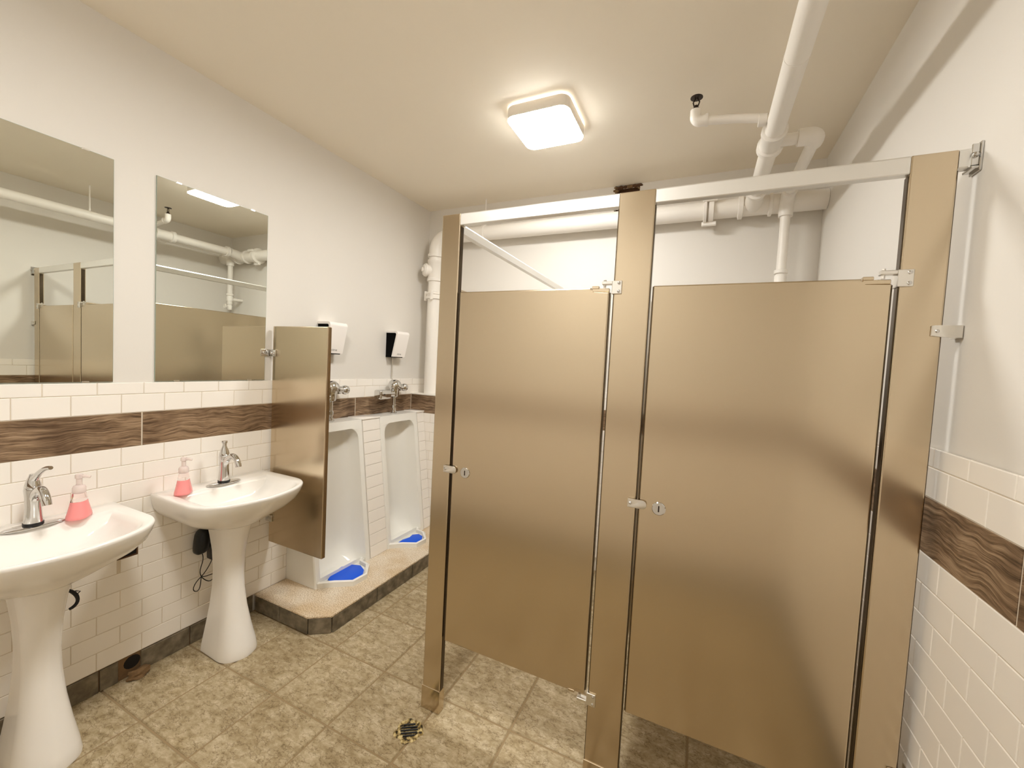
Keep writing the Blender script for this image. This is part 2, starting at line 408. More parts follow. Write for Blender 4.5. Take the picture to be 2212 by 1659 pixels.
baseboard('baseboard_front', '+y', TF, [(.02+.33*i, min(.02+.33*(i+1), XR-.02)) for i in range(9) if .02+.33*i < XR-.05])

# floor tiles
FX, FY, FP = .310, .907, .330
x = FX - FP*2
while x < XR:
    y = FY - FP*4
    while y < YB:
        p, q, c, d = max(x, XL), min(x+FP, XR), max(y, YF), min(y+FP, YB)
        if q-p > .02 and d-c > .02:
            place_tile(floor, 'floor_tile', 0.0, '+z', (p+q)/2, (c+d)/2, q-p-.008, d-c-.008, M['floortile'], 'floor', th=.009, ch=.0035)
        y += FP
    x += FP

# ------------------------------------------------------------------ tiled pipe chase in the back left corner
wall_chase = struct('wall_chase', MB().box(TL, 1.255, Y_CH+.011, YB, -.003, Z_WT), M['wall'])
wains(wall_chase, '-y', Y_CH, TL+.001, 1.255, .05, (0, .45), .0, M['wood_x'], skip_above=True)
cap = MB().bbox(TL+.001, 1.258, Y_CH-.006, YB-.001, Z_WT, Z_WT+.012, .003)
part(wall_chase, 'ledge_cap', cap, M['tile'])

# ------------------------------------------------------------------ raised urinal platform
PT = .100
poly = [(TL+.001, 1.562), (.440, 1.562), (.540, 1.634), (.548, Y_CH-.001), (TL+.001, Y_CH-.001)]
core = [(TL+.001, 1.574), (.434, 1.574), (.528, 1.642), (.536, Y_CH-.001), (TL+.001, Y_CH-.001)]
plat = struct('floor_platform', MB().prism(core, 'z', -.003, PT-.012), M['floorgrout'])
part(plat, 'platform_top', MB().prism(poly, 'z', PT-.012, PT, bev=.004), M['terrazzo'], 40)
def side_tiles(p, q, cuts):
    p = Vector((*p, 0)); q = Vector((*q, 0)); d = q-p; ln = d.length; d.normalize(); n = Vector((d.y, -d.x, 0))
    s = 0
    for c in cuts + [ln]:
        wd = c - s
        if wd > .01:
            mb = MB(); c0 = p + d*(s+.0025); c1 = p + d*(c-.0025)
            R = lambda o, i: [c0 + d*i + n*o + Vector((0,0,.001+i)), c1 - d*i + n*o + Vector((0,0,.001+i)), c1 - d*i + n*o + Vector((0,0,PT-.014-i)), c0 + d*i + n*o + Vector((0,0,PT-.014-i))]
            mb.loft([R(-.010, 0), R(.0, 0), R(.002, .002)])
            part(plat, 'base_tile', mb, M['basetile'], None)
        s = c
side_tiles((TL+.002, 1.566), (.438, 1.566), [.21])
side_tiles((.440, 1.567), (.536, 1.637), [])
side_tiles((.5375, 1.640), (.5455, Y_CH-.003), [.33, .66, .99])

# ------------------------------------------------------------------ urinals
SL = (.260-.138)/(1.06-.10)
def xf(z): return .260 - (z-.10)*SL
def dshape(d, hw, rb, n=8):
    """closed outline, flat back at x=0, rounded front"""
    pts = []
    side = d*.60
    ctrl = [(side, -hw), (side + (d-side)*.55, -hw), (d - (d-side)*.10, -hw*.72), (d, 0)]
    def bez(t):
        a, b, c, e = [Vector((*p, 0)) for p in ctrl]
        return a*(1-t)**3 + b*3*t*(1-t)**2 + c*3*t*t*(1-t) + e*t**3
    half = [Vector((d*0, -hw*rb, 0)), Vector((side*.5, -hw*(rb+1)/2, 0))] + [bez(i/(n*2)) for i in range(n*2)] + [Vector((d, 0, 0))]
    pts = half + [Vector((p.x, -p.y, 0)) for p in reversed(half[:-1])]
    back = [Vector((0, hw*rb*(1-2*i/6), 0)) for i in range(1, 6)]
    return pts + back

def urinal(yc, hw, label):
    t = thing('stall_urinal', label, 'urinal', (xf(.1)/2, yc, PT), 'urinals on the raised platform')
    mb = MB(); zt = 1.005; bord = .040; wo = hw - bord; rc = .075; npt = 25
    zs = [PT, .12, .15, .19, .24, .30, .40, .52, .65, .78, .88, zt-rc] + [zt - rc + rc*math.sin(a*PI/2/7) for a in range(1, 8)]
    zs = zs + [1.03, 1.06]
    rows = []
    for z in zs:
        X = xf(z)
        if z <= zt - rc: ww = wo
        elif z <= zt + 1e-6: ww = wo - rc + math.sqrt(max(rc*rc - (z-(zt-rc))**2, 0))
        else: ww = wo - rc
        D = X - .035
        if z < .26: D = D*(1 - .55*((.26-z)/.16)**2)     # the back scoops forward towards the drain
        if z > zt + 1e-6: D = 0
        r = [Vector((TL+.001, yc-hw, z)), Vector((X-.006, yc-hw, z)), Vector((X, yc-hw+.006, z)), Vector((X, yc-ww-.010, z))]
        for i in range(npt+1):
            s = -1 + 2*i/npt
            xx = X - .003 - D*(max(1-abs(s)**3.2, 0))**(1/2.0) if D > 0 else X
            r.append(Vector((xx, yc+s*ww, z)))
        r += [Vector((X, yc+ww+.010, z)), Vector((X, yc+hw-.006, z)), Vector((X-.006, yc+hw, z)), Vector((TL+.001, yc+hw, z))]
        rows.append(r)
    it = zs.index(zt) if zt in zs else [i for i, z in enumerate(zs) if abs(z-zt) < 1e-6][0]
    top0 = [Vector((p.x, p.y, zs[it]+.0005)) for p in rows[it]]   # ceiling of the niche
    for i in range(4, 4+npt+1): top0[i] = Vector((xf(zt), rows[it][i].y, zt+.0005))
    seq = rows[:it+1] + [top0] + rows[it+1:]
    mb.loft(seq, cap0=False, cap1=True, closed=False)
    part(t, 'body', mb, M['urinal'], 40)
    # projecting lip of the trough at floor level
    out = [(.235, -hw+.012), (.262, -hw+.012), (.330, -hw+.075), (.418, -.085), (.424, .02), (.345, hw-.10), (.275, hw-.085), (.258, hw-.055), (.235, hw-.055)]
    def inset(pts, k):
        cx = .24; return [(cx + (p[0]-cx)*k if p[0] > .24 else p[0], p[1]*k) for p in pts]
    o1 = out; i1 = [(max(p[0]-.018, .236) if p[0] > .24 else .236, p[1]*.90) for p in out]
    lp = MB(); rg = lambda P, z: [Vector((a, yc+b, z)) for a, b in P]
    lp.loft([rg(o1, PT), rg(o1, PT+.030), rg([((a+c)/2, (b+d)/2) for (a, b), (c, d) in zip(o1, i1)], PT+.036), rg(i1, PT+.030), rg(i1, PT+.006)], cap0=False, cap1=True)
    part(t, 'lip', lp, M['urinal'], 50)
    fl = MB().add([(.04, yc-wo, PT+.008), (.245, yc-wo, PT+.008), (.245, yc+wo, PT+.008), (.04, yc+wo, PT+.008)], [(0,1,2,3)])
    part(t, 'trough_floor', fl, M['urinal'], None)
    return t
urinal(1.980, .222, 'tall white floor urinal nearest the sinks, half hidden by the steel screen')
urinal(2.586, .212, 'tall white floor urinal in the far corner beside the tiled chase')
def mat_shape(name, pts, yc, label):
    mb = MB().prism([(a, yc+b) for a, b in pts], 'z', PT+.011, PT+.017, bev=.002)
    o = solo(name, mb, M['blue'], label, 'urinal mat', 'blue urinal mats'); return o
mat_shape('urinal_mat', [(.30, -.135), (.335, -.09), (.385, -.045), (.395, .015), (.350, .075), (.29, .105), (.235, .085), (.20, .03), (.215, -.05), (.25, -.12)], 1.975, 'bright blue gel mat inside the nearer urinal')
mat_shape('urinal_mat', [(.300, -.135), (.345, -.09), (.388, -.045), (.392, .01), (.350, .07), (.305, .085), (.270, .05), (.285, .0), (.265, -.06), (.27, -.12)], 2.586, 'bright blue gel mat inside the far corner urinal')

# tiled piers beside the urinals
def pier(name, y0, y1):
    zt = 1.052
    def prof(o): return [(TL+.001, PT), (xf(PT)-o, PT), (xf(zt)-o, zt), (TL+.001, zt)]
    core = MB()
    P = prof(.009); core.add([(a, y0+.001, b) for a, b in P] + [(a, y1-.001, b) for a, b in P], [(0,1,2,3),(7,6,5,4),(0,4,5,1),(1,5,6,2),(2,6,7,3),(3,7,4,0)])
    o = struct(name, core, M['tile'])
    n = 12; hz = (zt-PT)/n; me_w = y1-y0-.004
    ang = math.atan(SL)
    for k in range(n):
        z = PT + hz*(k+.5)
        me = tile_mesh(me_w, hz/math.cos(ang)-GR, .0075, .0016, M['tile'], 'white')
        tl = bpy.data.objects.new('tile', me); col.objects.link(tl)
        B = Matrix.Rotation(-ang, 3, 'Y') @ BAS['+x']
        nx = Vector((math.cos(ang), 0, math.sin(ang)))
        pos = Vector((xf(z), (y0+y1)/2, z)) - nx*.0085
        tl.matrix_local = Matrix.Translation(pos) @ B.to_4x4(); tl.parent = o
    part(o, 'cap_tile', MB().bbox(TL+.001, xf(zt)+.004, y0-.003, y1+.003, zt, zt+.012, .004), M['tile'])
    return o
pier('trim_1', 2.2055, 2.3705); pier('trim_2', 2.8015, Y_CH-.001)

# ------------------------------------------------------------------ steel urinal screen
t = thing('urinal_screen', 'brushed steel privacy screen on the wall between sink and urinals', 'privacy screen', (.24, 1.638, .39))
pl = MB().bbox(.018, .455, 1.626, 1.650, .388, 1.638, .004, 3)
part(t, 'panel', pl, M['steel'], None)
part(t, 'edge_shade_strip', MB().bbox(.4552, .4585, 1.629, 1.647, .392, 1.634, .001, 1), M['steelshade'], None)  # added strip, the shade on this end is in its colour
for z in (1.485, .53):
    br = MB().bbox(.000, .052, 1.617, 1.6255, z-.019, z+.019, .002); br.bbox(-.0095, -.001, 1.570, 1.6255, z-.019, z+.019, .002)
    b = part(t, 'wall_bracket', br, M['chrome'])
    sc = MB()
    for xx in (.020, .040): sc.lathe([(.007, 0), (.007, .003), (.004, .006), (0, .0065)], (xx, 1.617, z), (0,-1,0), 14)
    sc.lathe([(.007, 0), (.007, .003), (.004, .006), (0, .0065)], (-.001, 1.588, z), (1,0,0), 14)
    part(b, 'screw', sc, M['chrome'])

# ------------------------------------------------------------------ mirrors
def mirror(y0, y1, label):
    z0, z1 = Z_T + .003, 2.2463
    t = thing('wall_mirror', label, 'mirror', (XL+.003, (y0+y1)/2, z0), 'frameless mirrors above the sinks')
    part(t, 'edge', MB().box(XL+.0005, XL+.0058, y0, y1, z0, z1), M['mirroredge'], None)
    part(t, 'glass', MB().add([(XL+.0062, y0+.0012, z0+.0012), (XL+.0062, y1-.0012, z0+.0012), (XL+.0062, y1-.0012, z1-.0012), (XL+.0062, y0+.0012, z1-.0012)], [(0,1,2,3)]), M['mirror'], None)
    for yy in (y0+.085, y1-.085):
        for zz in (z0, z1):
            part(t, 'clip', MB().bbox(XL+.0005, XL+.0085, yy-.011, yy+.011, zz-.004, zz+.004, .001, 1), M['satin'])
mirror(.428, .940, 'large frameless mirror above the nearer sink at the left edge')
mirror(1.0845, 1.5965, 'frameless mirror above the sink beside the steel screen')

# ------------------------------------------------------------------ pedestal sinks
def sink(yc, label):
    t = thing('pedestal_sink', label, 'sink', (.2, yc, 0), 'pedestal sinks')
    base = dshape(.466, .264, .985)
    def ring(z, ox, sx, sy): return [Vector((TL+.002 + ox + p.x*sx, yc + p.y*sy, z)) for p in base]
    R = [ring(.638, .085, .42, .29), ring(.644, .065, .50, .37), ring(.658, .02, .64, .54), ring(.682, 0, .75, .73), ring(.712, 0, .845, .875), ring(.745, 0, .92, .955),
         ring(.780, 0, .972, .988), ring(.803, 0, .995, 1.0), ring(.812, 0, 1.0, 1.0), ring(.817, .002, .988, .990),
         ring(.818, .004, .972, .975), ring(.816, .10, .745, .86), ring(.812, .112, .700, .825), ring(.795, .122, .655, .775), ring(.760, .135, .58, .69), ring(.730, .15, .48, .56), ring(.717, .175, .33, .36), ring(.714, .22, .12, .12)]
    part(t, 'basin', MB().loft(R), M['porcelain'], 70)
    D = lambda x0, x1, hw, z: [Vector((x0 + p.x*(x1-x0), yc - .010 + p.y*hw, z)) for p in dshape(1.0, 1.0, .93)]
    P = [D(.092, .326, .088, .0), D(.092, .327, .088, .012), D(.094, .318, .083, .05), D(.100, .292, .070, .13), D(.108, .268, .058, .22), D(.114, .252, .050, .32), D(.116, .248, .048, .40), D(.112, .256, .052, .50), D(.104, .270, .061, .58), D(.096, .284, .070, .642)]
    part(t, 'pedestal', MB().loft(P), M['porcelain'], 60)
    part(t, 'drain', MB().lathe([(.024, 0), (.022, .003), (.012, .002), (0, .002)], (.262, yc, .714), (0,0,1), 20), M['chrome'])
sink(.684, 'white pedestal sink at the left edge, nearest the camera')
sink(1.330, 'white pedestal sink beside the steel urinal screen')

def bez(p0, p1, p2, p3, n=10):
    p0, p1, p2, p3 = map(Vector, (p0, p1, p2, p3))
    return [p0*(1-t)**3 + p1*3*t*(1-t)**2 + p2*3*t*t*(1-t) + p3*t**3 for t in [i/n for i in range(n+1)]]
def faucet(x, y, label, lever_up):
    z = .8185
    t = thing('faucet', label, 'faucet', (x, y, z), 'chrome basin faucets')
    el = lambda a, b, zz, n=28: [Vector((x + a*math.sin(2*PI*i/n), y + b*math.copysign(abs(math.cos(2*PI*i/n))**.8, math.cos(2*PI*i/n)), zz)) for i in range(n)]
    part(t, 'base_plate', MB().loft([el(.028, .080, z), el(.028, .080, z+.003), el(.023, .073, z+.007)]), M['chrome'], 50)
    part(t, 'black_ring', MB().lathe([(.0265, .006), (.0265, .017), (.024, .0175)], (x, y, z), (0,0,1), 28), M['black'])
    part(t, 'body', MB().lathe([(.0245, .0175), (.0225, .04), (.0205, .075), (.0215, .11), (.0235, .135), (.022, .143), (.021, .144)], (x, y, z), (0,0,1), 28), M['chrome'], 50)
    sp = bez((x+.004, y, z+.095), (x+.04, y, z+.165), (x+.105, y, z+.16), (x+.115, y, z+.100), 14)
    part(t, 'spout', MB().tube(sp, [.014]+[.0145]*7+[.014, .0135, .013, .013, .013, .0135, .0135], 16), M['chrome'], 60)
    lv = part(t, 'lever', MB().lathe([(.0225, .1445), (.0215, .152), (.017, .170), (.011, .184), (.009, .192)], (x, y, z), (0,0,1), 24), M['chrome'], 50)
    if lever_up:
        h = MB().lathe([(.009, .19), (.009, .203), (.0125, .2045), (.0125, .213), (.011, .215), (0, .2155)], (x, y, z), (0,0,1), 20)
    else:
        pth = bez((x-.004, y, z+.165), (x+.03, y+.006, z+.20), (x+.055, y+.010, z+.222), (x+.098, y+.015, z+.226), 10)
        h = MB().tube(pth, [.015, .0135, .0115, .010, .009, .0085, .008, .0075, .0075, .007, .0065], 14)
    part(lv, 'handle', h, M['chrome'], 60)
faucet(.098, .684, 'chrome faucet with raised lever on the nearer sink', False)
faucet(.098, 1.330, 'chrome faucet with upright knob on the sink by the screen', True)

def soap(x, y, label, rz):
    z = .8182
    t = thing('soap_bottle', label, 'soap bottle', (x, y, z), 'pink foam soap bottles')
    def rr(a, b, zz, n=32, e=.75):
        out = []
        for i in range(n):
            q = 2*PI*i/n; cx = math.copysign(abs(math.cos(q))**e, math.cos(q))*a; sy = math.copysign(abs(math.sin(q))**e, math.sin(q))*b
            out.append(Vector((x + cx*math.cos(rz) - sy*math.sin(rz), y + cx*math.sin(rz) + sy*math.cos(rz), z+zz)))
        return out
    pr = [(.0655, .0290, .0215), (.076, .0260, .0198), (.088, .0225, .0182), (.095, .0195, .0172), (.097, .0185, .0170)]
    bt = MB().loft([rr(b, a, h) for h, a, b in pr])
    part(t, 'bottle', bt, M['clear'], 60)
    lq = [(.0004, .0440, .0300), (.003, .0470, .0325), (.012, .0455, .0315), (.030, .0395, .0275), (.050, .0330, .0238), (.065, .0290, .0215)]
    part(t, 'liquid', MB().loft([rr(b, a, h) for h, a, b in lq]), M['pinkliquid'], 60)
    cl = part(t, 'collar', MB().lathe([(.0175, .095), (.0195, .098), (.0195, .114), (.0165, .122), (.010, .126)], (x, y, z), (0,0,1), 28), M['pump'], 50)
    ph = MB().lathe([(.0085, .125), (.0085, .150), (.0115, .152), (.0120, .163), (.010, .167), (0, .168)], (x, y, z), (0,0,1), 20)
    ph.tube([(x, y, z+.158), (x+.018*math.cos(rz), y+.018*math.sin(rz), z+.158), (x+.032*math.cos(rz), y+.032*math.sin(rz), z+.154)], [.006, .0055, .005], 10)
    part(cl, 'pump_head', ph, M['pump'], 50)
soap(.108, .800, 'pink soap pump bottle on the nearer sink, beside the faucet', .9)
soap(.108, 1.148, 'pink soap pump bottle on the left end of the sink by the screen', .9)

# things under the sinks
t = thing('faucet_control_box', 'black faucet sensor box with looped wires behind the far pedestal', 'control box', (.05, 1.27, .44))
bm = bmesh.new(); bmesh.ops.create_uvsphere(bm, u_segments=16, v_segments=10, radius=1)
for v in bm.verts:
    c = v.co; e = .6
    v.co = Vector((.046 + .034*math.copysign(abs(c.x)**e, c.x), 1.262 + .030*math.copysign(abs(c.y)**e, c.y) + .012*c.z, .535 + .062*math.copysign(abs(c.z)**e, c.z)))
part(t, 'housing', MB().addbm(bm), M['black'], 50)
part(t, 'battery_pack', MB().bbox(.02, .07, 1.296, 1.328, .425, .535, .006), M['black'])
part(t, 'supply_hose', MB().tube(bez((.05, 1.30, .53), (.05, 1.31, .60), (.06, 1.27, .60), (.06, 1.29, .632), 10), .008, 10), M['rubber'])
w1 = bez((.045, 1.262, .475), (.045, 1.285, .42), (.045, 1.24, .40), (.045, 1.262, .352), 10) + bez((.045, 1.262, .352), (.045, 1.30, .33), (.05, 1.325, .365), (.05, 1.312, .318), 8)[1:] + bez((.05, 1.312, .318), (.05, 1.295, .30), (.045, 1.272, .335), (.045, 1.262, .350), 6)[1:]
part(t, 'wire', MB().tube(w1, .0022, 6), M['rubber'])
w2 = bez((.048, 1.312, .43), (.048, 1.30, .40), (.045, 1.285, .37), (.045, 1.262, .352), 8) + bez((.045, 1.262, .352), (.045, 1.225, .33), (.045, 1.215, .29), (.045, 1.245, .285), 8)[1:] + bez((.045, 1.245, .285), (.045, 1.262, .29), (.045, 1.258, .33), (.045, 1.262, .352), 6)[1:]
part(t, 'wire', MB().tube(w2, .0022, 6), M['rubber'])
hk = MB().tube(bez((.10, .765, .545), (.10, .80, .52), (.10, .815, .47), (.10, .775, .462), 12), [.004, .005, .006, .0065, .0065, .0065, .006, .006, .006, .006, .006, .006, .005], 8)
hk.tube([(.10, .790, .505), (.10, .806, .519), (.10, .792, .527)], .002, 6)
solo('drain_hose', hk, M['rubber'], 'short curved black hose end poking out behind the nearer pedestal', 'hose')
t = thing('wall_box', 'open black electrical box in the wall tile under the nearer sink', 'electrical box', (-.008, .99, .551))
part(t, 'back', MB().box(XL+.0004, XL+.002, HOLE[0]+.001, HOLE[1]-.001, HOLE[2]+.001, HOLE[3]-.001), M['black'], None)
fr = MB()
for (a, b, c, d) in ((HOLE[0]+.001, HOLE[0]+.005, HOLE[2]+.001, HOLE[3]-.001), (HOLE[1]-.005, HOLE[1]-.001, HOLE[2]+.001, HOLE[3]-.001), (HOLE[0]+.005, HOLE[1]-.005, HOLE[2]+.001, HOLE[2]+.005)):
    fr.box(XL+.002, -.001, a, b, c, d)
part(t, 'rim', fr, M['rustbrown'], None)
# broken baseboard: near-black disc painting the shade inside the hole and fallen chunk
part(baseboard_left, 'hole_shade_disc', MB().lathe([(.030, 0), (.028, .0016), (0, .0018)], (TL-.0038, 1.010, .060), (1,0,0), 16), M['holeshade'])
def rock(c, s, seed, m, name, label, cat, flat=1.0):
    bm = bmesh.new(); bmesh.ops.create_icosphere(bm, subdivisions=3, radius=1)
    for v in bm.verts:
        k = .75 + .5*noise.noise(v.co*1.6 + Vector((seed, 0, 0)))
        v.co = Vector((v.co.x*s[0]*k, v.co.y*s[1]*k, max(v.co.z, -.55)*s[2]*k)) + Vector(c)
    mn = min(v.co.z for v in bm.verts)
    for v in bm.verts: v.co.z += .0008 - mn
    return solo(name, MB().addbm(bm), m, label, cat, None, 30)
rock((.034, 1.020, .03), (.034, .052, .026), 3.1, M['plaster'], 'broken_tile_chunk', 'broken brown chunk of baseboard lying on the floor below its hole', 'debris')

# ------------------------------------------------------------------ urinal flush valves
def flush_valve(y, label):
    x = .075
    t = thing('flush_valve', label, 'flush valve', (x, y, 1.062), 'chrome sensor flush valves')
    part(t, 'spud', MB().lathe([(.024, .0), (.024, .006), (.017, .010), (.017, .022), (.0125, .026)], (x, y, 1.061), (0,0,1), 20), M['chrome'], 40)
    part(t, 'coupling_nut', MB().lathe([(.0125, 0), (.018, .004), (.018, .026), (.0125, .030)], (x, y, 1.100), (0,0,1), 8), M['chrome'], 25)
    part(t, 'down_tube', MB().lathe([(.0135, .02), (.0135, .13), (.015, .135)], (x, y, 1.061), (0,0,1), 18), M['chrome'], 40)
    part(t, 'valve_body', MB().lathe([(.014, -.010), (.030, 0), (.036, .02), (.036, .05), (.040, .055), (.040, .070)], (x, y, 1.195), (0,0,1), 24), M['chrome'], 40)
    part(t, 'dome_cap', MB().lathe([(.052, 0), (.054, .008), (.052, .022), (.044, .040), (.028, .054), (.012, .060), (0, .061)], (x, y, 1.266), (0,0,1), 28), M['chrome'], 40)
    sb = part(t, 'sensor_box', MB().bbox(x-.02, x+.052, y-.205, y-.085, 1.182, 1.252, .014, 3).lathe([(.024, .03), (.024, .09)], (x+.01, y, 1.217), (0,-1,0), 18), M['chrome'], 40)
    part(sb, 'sensor_eye', MB().lathe([(.005, 0), (.005, .002), (0, .0022)], (x+.052, y-.165, 1.219), (1,0,0), 14), M['black'])
    st = MB().lathe([(.016, .028), (.016, .05), (.026, .052), (.026, .072), (.019, .074), (.019, .090), (.028, .098), (.031, .112), (.028, .128), (.018, .138), (0, .141)], (x, y, 1.262), (0,1,0), 22)
    part(t, 'control_stop', st, M['chrome'], 40)
    part(t, 'supply_elbow', MB().tube([(x, y+.062, 1.262), (x-.03, y+.062, 1.262), (.001, y+.062, 1.262)], .013, 14).lathe([(.028, .001), (.026, .006), (.014, .008)], (TL, y+.062, 1.262), (1,0,0), 20), M['chrome'], 40)
flush_valve(1.990, 'chrome flush valve above the nearer urinal, partly hidden by the screen')
flush_valve(2.592, 'chrome sensor flush valve above the far corner urinal')

# white wall dispensers
def dispenser(y0, label):
    y1 = y0 + .138; z0, z1 = 1.503, 1.703
    t = thing('wall_dispenser', label, 'dispenser', (.04, (y0+y1)/2, z0), 'white wall dispensers above the urinals')
    # bent white shell: top and sloping front, open black sides
    def prof(o):
        r = .022 - o*.6; c = (.106-o-r, z1-o-r)
        a = [(XL+.0008, z1-o)]
        a += [(c[0] + r*math.cos(q), c[1] + r*math.sin(q)) for q in [PI/2 - (PI/2+.2)*i/8*(1) for i in range(9)]]
        a += [(.066-o, z0)]
        return a
    po, pi_ = prof(0), prof(.0150)
    sh = MB(); n = len(po)
    vs = [(a, y0, b) for a, b in po] + [(a, y0, b) for a, b in pi_] + [(a, y1, b) for a, b in po] + [(a, y1, b) for a, b in pi_]
    fs = []
    for i in range(n-1):
        fs += [(i, i+1, 2*n+i+1, 2*n+i), (n+i, 3*n+i, 3*n+i+1, n+i+1), (i, n+i, n+i+1, i+1), (2*n+i, 2*n+i+1, 3*n+i+1, 3*n+i)]
    fs += [(0, 2*n, 3*n, n), (n-1, 2*n-1, 4*n-1, 3*n-1)]
    part(t, 'shell', sh.add(vs, fs), M['whiteplastic'], 40)
    bd = [(XL+.0006, z0-.006), (XL+.0006, z1-.016)] + [(a-.001, b-.001) for a, b in pi_[1:-1]] + [(.050, z0+.002), (.047, z0-.006)]
    part(t, 'body', MB().prism(bd, 'y', y0+.004, y1-.004), M['matteblack'], 30)
    # logo and indicator on the sloping front
    ang = math.atan2(.106-.066, z1-.022-z0)
    cu = bpy.data.curves.new('logo_text', 'FONT'); cu.body = 'citrus'; cu.size = .021; cu.align_x = 'CENTER'; cu.extrude = .0002
    tmp = bpy.data.objects.new('tmp_text', cu); col.objects.link(tmp)
    bpy.context.view_layer.update()
    me = bpy.data.meshes.new_from_object(tmp.evaluated_get(bpy.context.evaluated_depsgraph_get()))
    bpy.data.objects.remove(tmp)
    lo = bpy.data.objects.new('logo', me); col.objects.link(lo); me.materials.clear(); me.materials.append(M['ink']); lo.parent = t
    zz = z0+.016; xx = .066 + (zz-z0)*math.tan(ang) + .0004
    B = Matrix.Rotation(ang, 3, 'Y') @ BAS['+x']
    lo.matrix_local = Matrix.Translation(Vector((xx, (y0+y1)/2-.004, zz)) - Vector(t.location)) @ B.to_4x4()
    zz = z1-.036; xx = .066 + (zz-z0)*math.tan(ang)
    part(t, 'indicator', MB().lathe([(.003, -.001), (.003, .0008), (0, .001)], (xx-.001, y1-.016, zz), (1,0,0), 10), M['ink'])
    return t
dispenser(1.942, 'white wall dispenser with black sides above the nearer urinal')
dispenser(2.568, 'white wall dispenser with black sides above the far corner urinal')
solo('conduit_tube', MB().tube([(XL+.006, 2.642, 1.4965), (XL+.006, 2.642, Z_T+.004), (.008, 2.640, Z_T-.005), (.008, 2.636, 1.285)], .0048, 10), M['satin'], 'thin metal tube running down the wall below the far dispenser', 'tube')

# ------------------------------------------------------------------ toilet stall
YS = 1.490; PZ = 2.080
def screw(mb, x, z, y=1.484, r=.0052): mb.lathe([(r, 0), (r, .0018), (r*.6, .0034), (0, .0036)], (x, y, z), (0,-1,0), 12)
def pilaster(x0, x1, label):
    t = thing('stall_pilaster', label, 'partition post', ((x0+x1)/2, YS+.015, 0), 'stainless stall posts')
    part(t, 'post', MB().bbox(x0, x1, YS, YS+.030, .004, PZ, .0035, 3), M['steel'], None)
    for xe, sg in ((x0, -1), (x1, 1)):
        part(t, 'edge_shade_strip', MB().box(min(xe, xe+sg*.0022), max(xe, xe+sg*.0022), YS+.005, YS+.025, .101, 2.030), M['edgeshade'], None)  # added strip, its dark colour paints the shaded line beside the post
    part(t, 'shoe', MB().bbox(x0-.003, x1+.003, YS-.003, YS+.033, .0006, .100, .0012, 1), M['steel'], None)
    return t
p1 = pilaster(1.2460, 1.3320, 'narrow steel stall post at the left end of the stall front')
p2 = pilaster(1.9547, 2.0707, 'steel stall post between the two stall doors')
p3 = pilaster(2.6940, 2.7850, 'steel stall post next to the right wall')
# wall strap on the last post
for z in (1.630, .45):
    sb = MB().prism([(2.763, z+.0135), (2.770, z+.015), (2.822, z+.0155), (2.822, z-.0165), (2.790, z-.0150), (2.763, z-.0125)], 'y', YS-.0065, YS-.0012, bev=.001)
    sb.box(2.8135 if z > 1.33 else 2.8085, 2.8245 if z > 1.33 else 2.8105, YS-.0012, YS+.035, z-.0165, z+.0155)
    b = part(p3, 'wall_strap', sb, M['satin'], 30)
    s_ = MB(); screw(s_, 2.774, z, YS-.0065, .0045); part(b, 'screw', s_, M['chrome'])
# keepers on the posts
def keeper(p, x0):
    z = 1.0505; mb = MB(); pts = [(x0, z+.0145), (x0, z-.0145)] + [(x0+.046+.0145*math.sin(a), z-.0145*math.cos(a)) for a in [PI*i/10 for i in range(11)]]
    mb.prism(pts, 'y', YS-.009, YS-.0052, bev=.001)
    mb.box(x0+.001, x0+.020, YS-.0052, YS-.0008, z-.012, z+.012)
    b = part(p, 'latch_keeper', mb, M['satin'], 30)
    s_ = MB(); screw(s_, x0+.0085, z, YS-.009, .0045); part(b, 'screw', s_, M['chrome'])
keeper(p1, 1.3085); keeper(p2, 2.0465)
# hinge brackets
def hinge(p, dx):
    for top in (True, False):
        mb = MB(); z0, z1 = (1.7445, 1.7890) if top else (.3035, .3480)
        mb.bbox(1.949+dx, 1.9812+dx, YS-.006, YS-.0006, z0, z1, .0015, 1)
        za, zb = (1.7775, 1.7885) if top else (.3042, .3152)
        mb.bbox(1.914+dx, 1.9495+dx, YS-.0035, YS+.018, za, zb, .0015, 1)
        mb.bbox(1.949+dx, 1.9535+dx, YS-.0035, YS+.030, z0, z1, .001, 1)
        mb.lathe([(.0045, -.013), (.0045, .013)], (1.922+dx, YS+.008, (za+zb)/2 + (-.0015 if top else .0015)), (0,0,1), 12)
        b = part(p, 'hinge_bracket', mb, M['satin'], 30)
        s_ = MB(); screw(s_, 1.9722+dx, z1-.0085, YS-.006); screw(s_, 1.9722+dx, z0+.0085, YS-.006); part(b, 'screw', s_, M['chrome'])
hinge(p2, 0); hinge(p3, .7393)
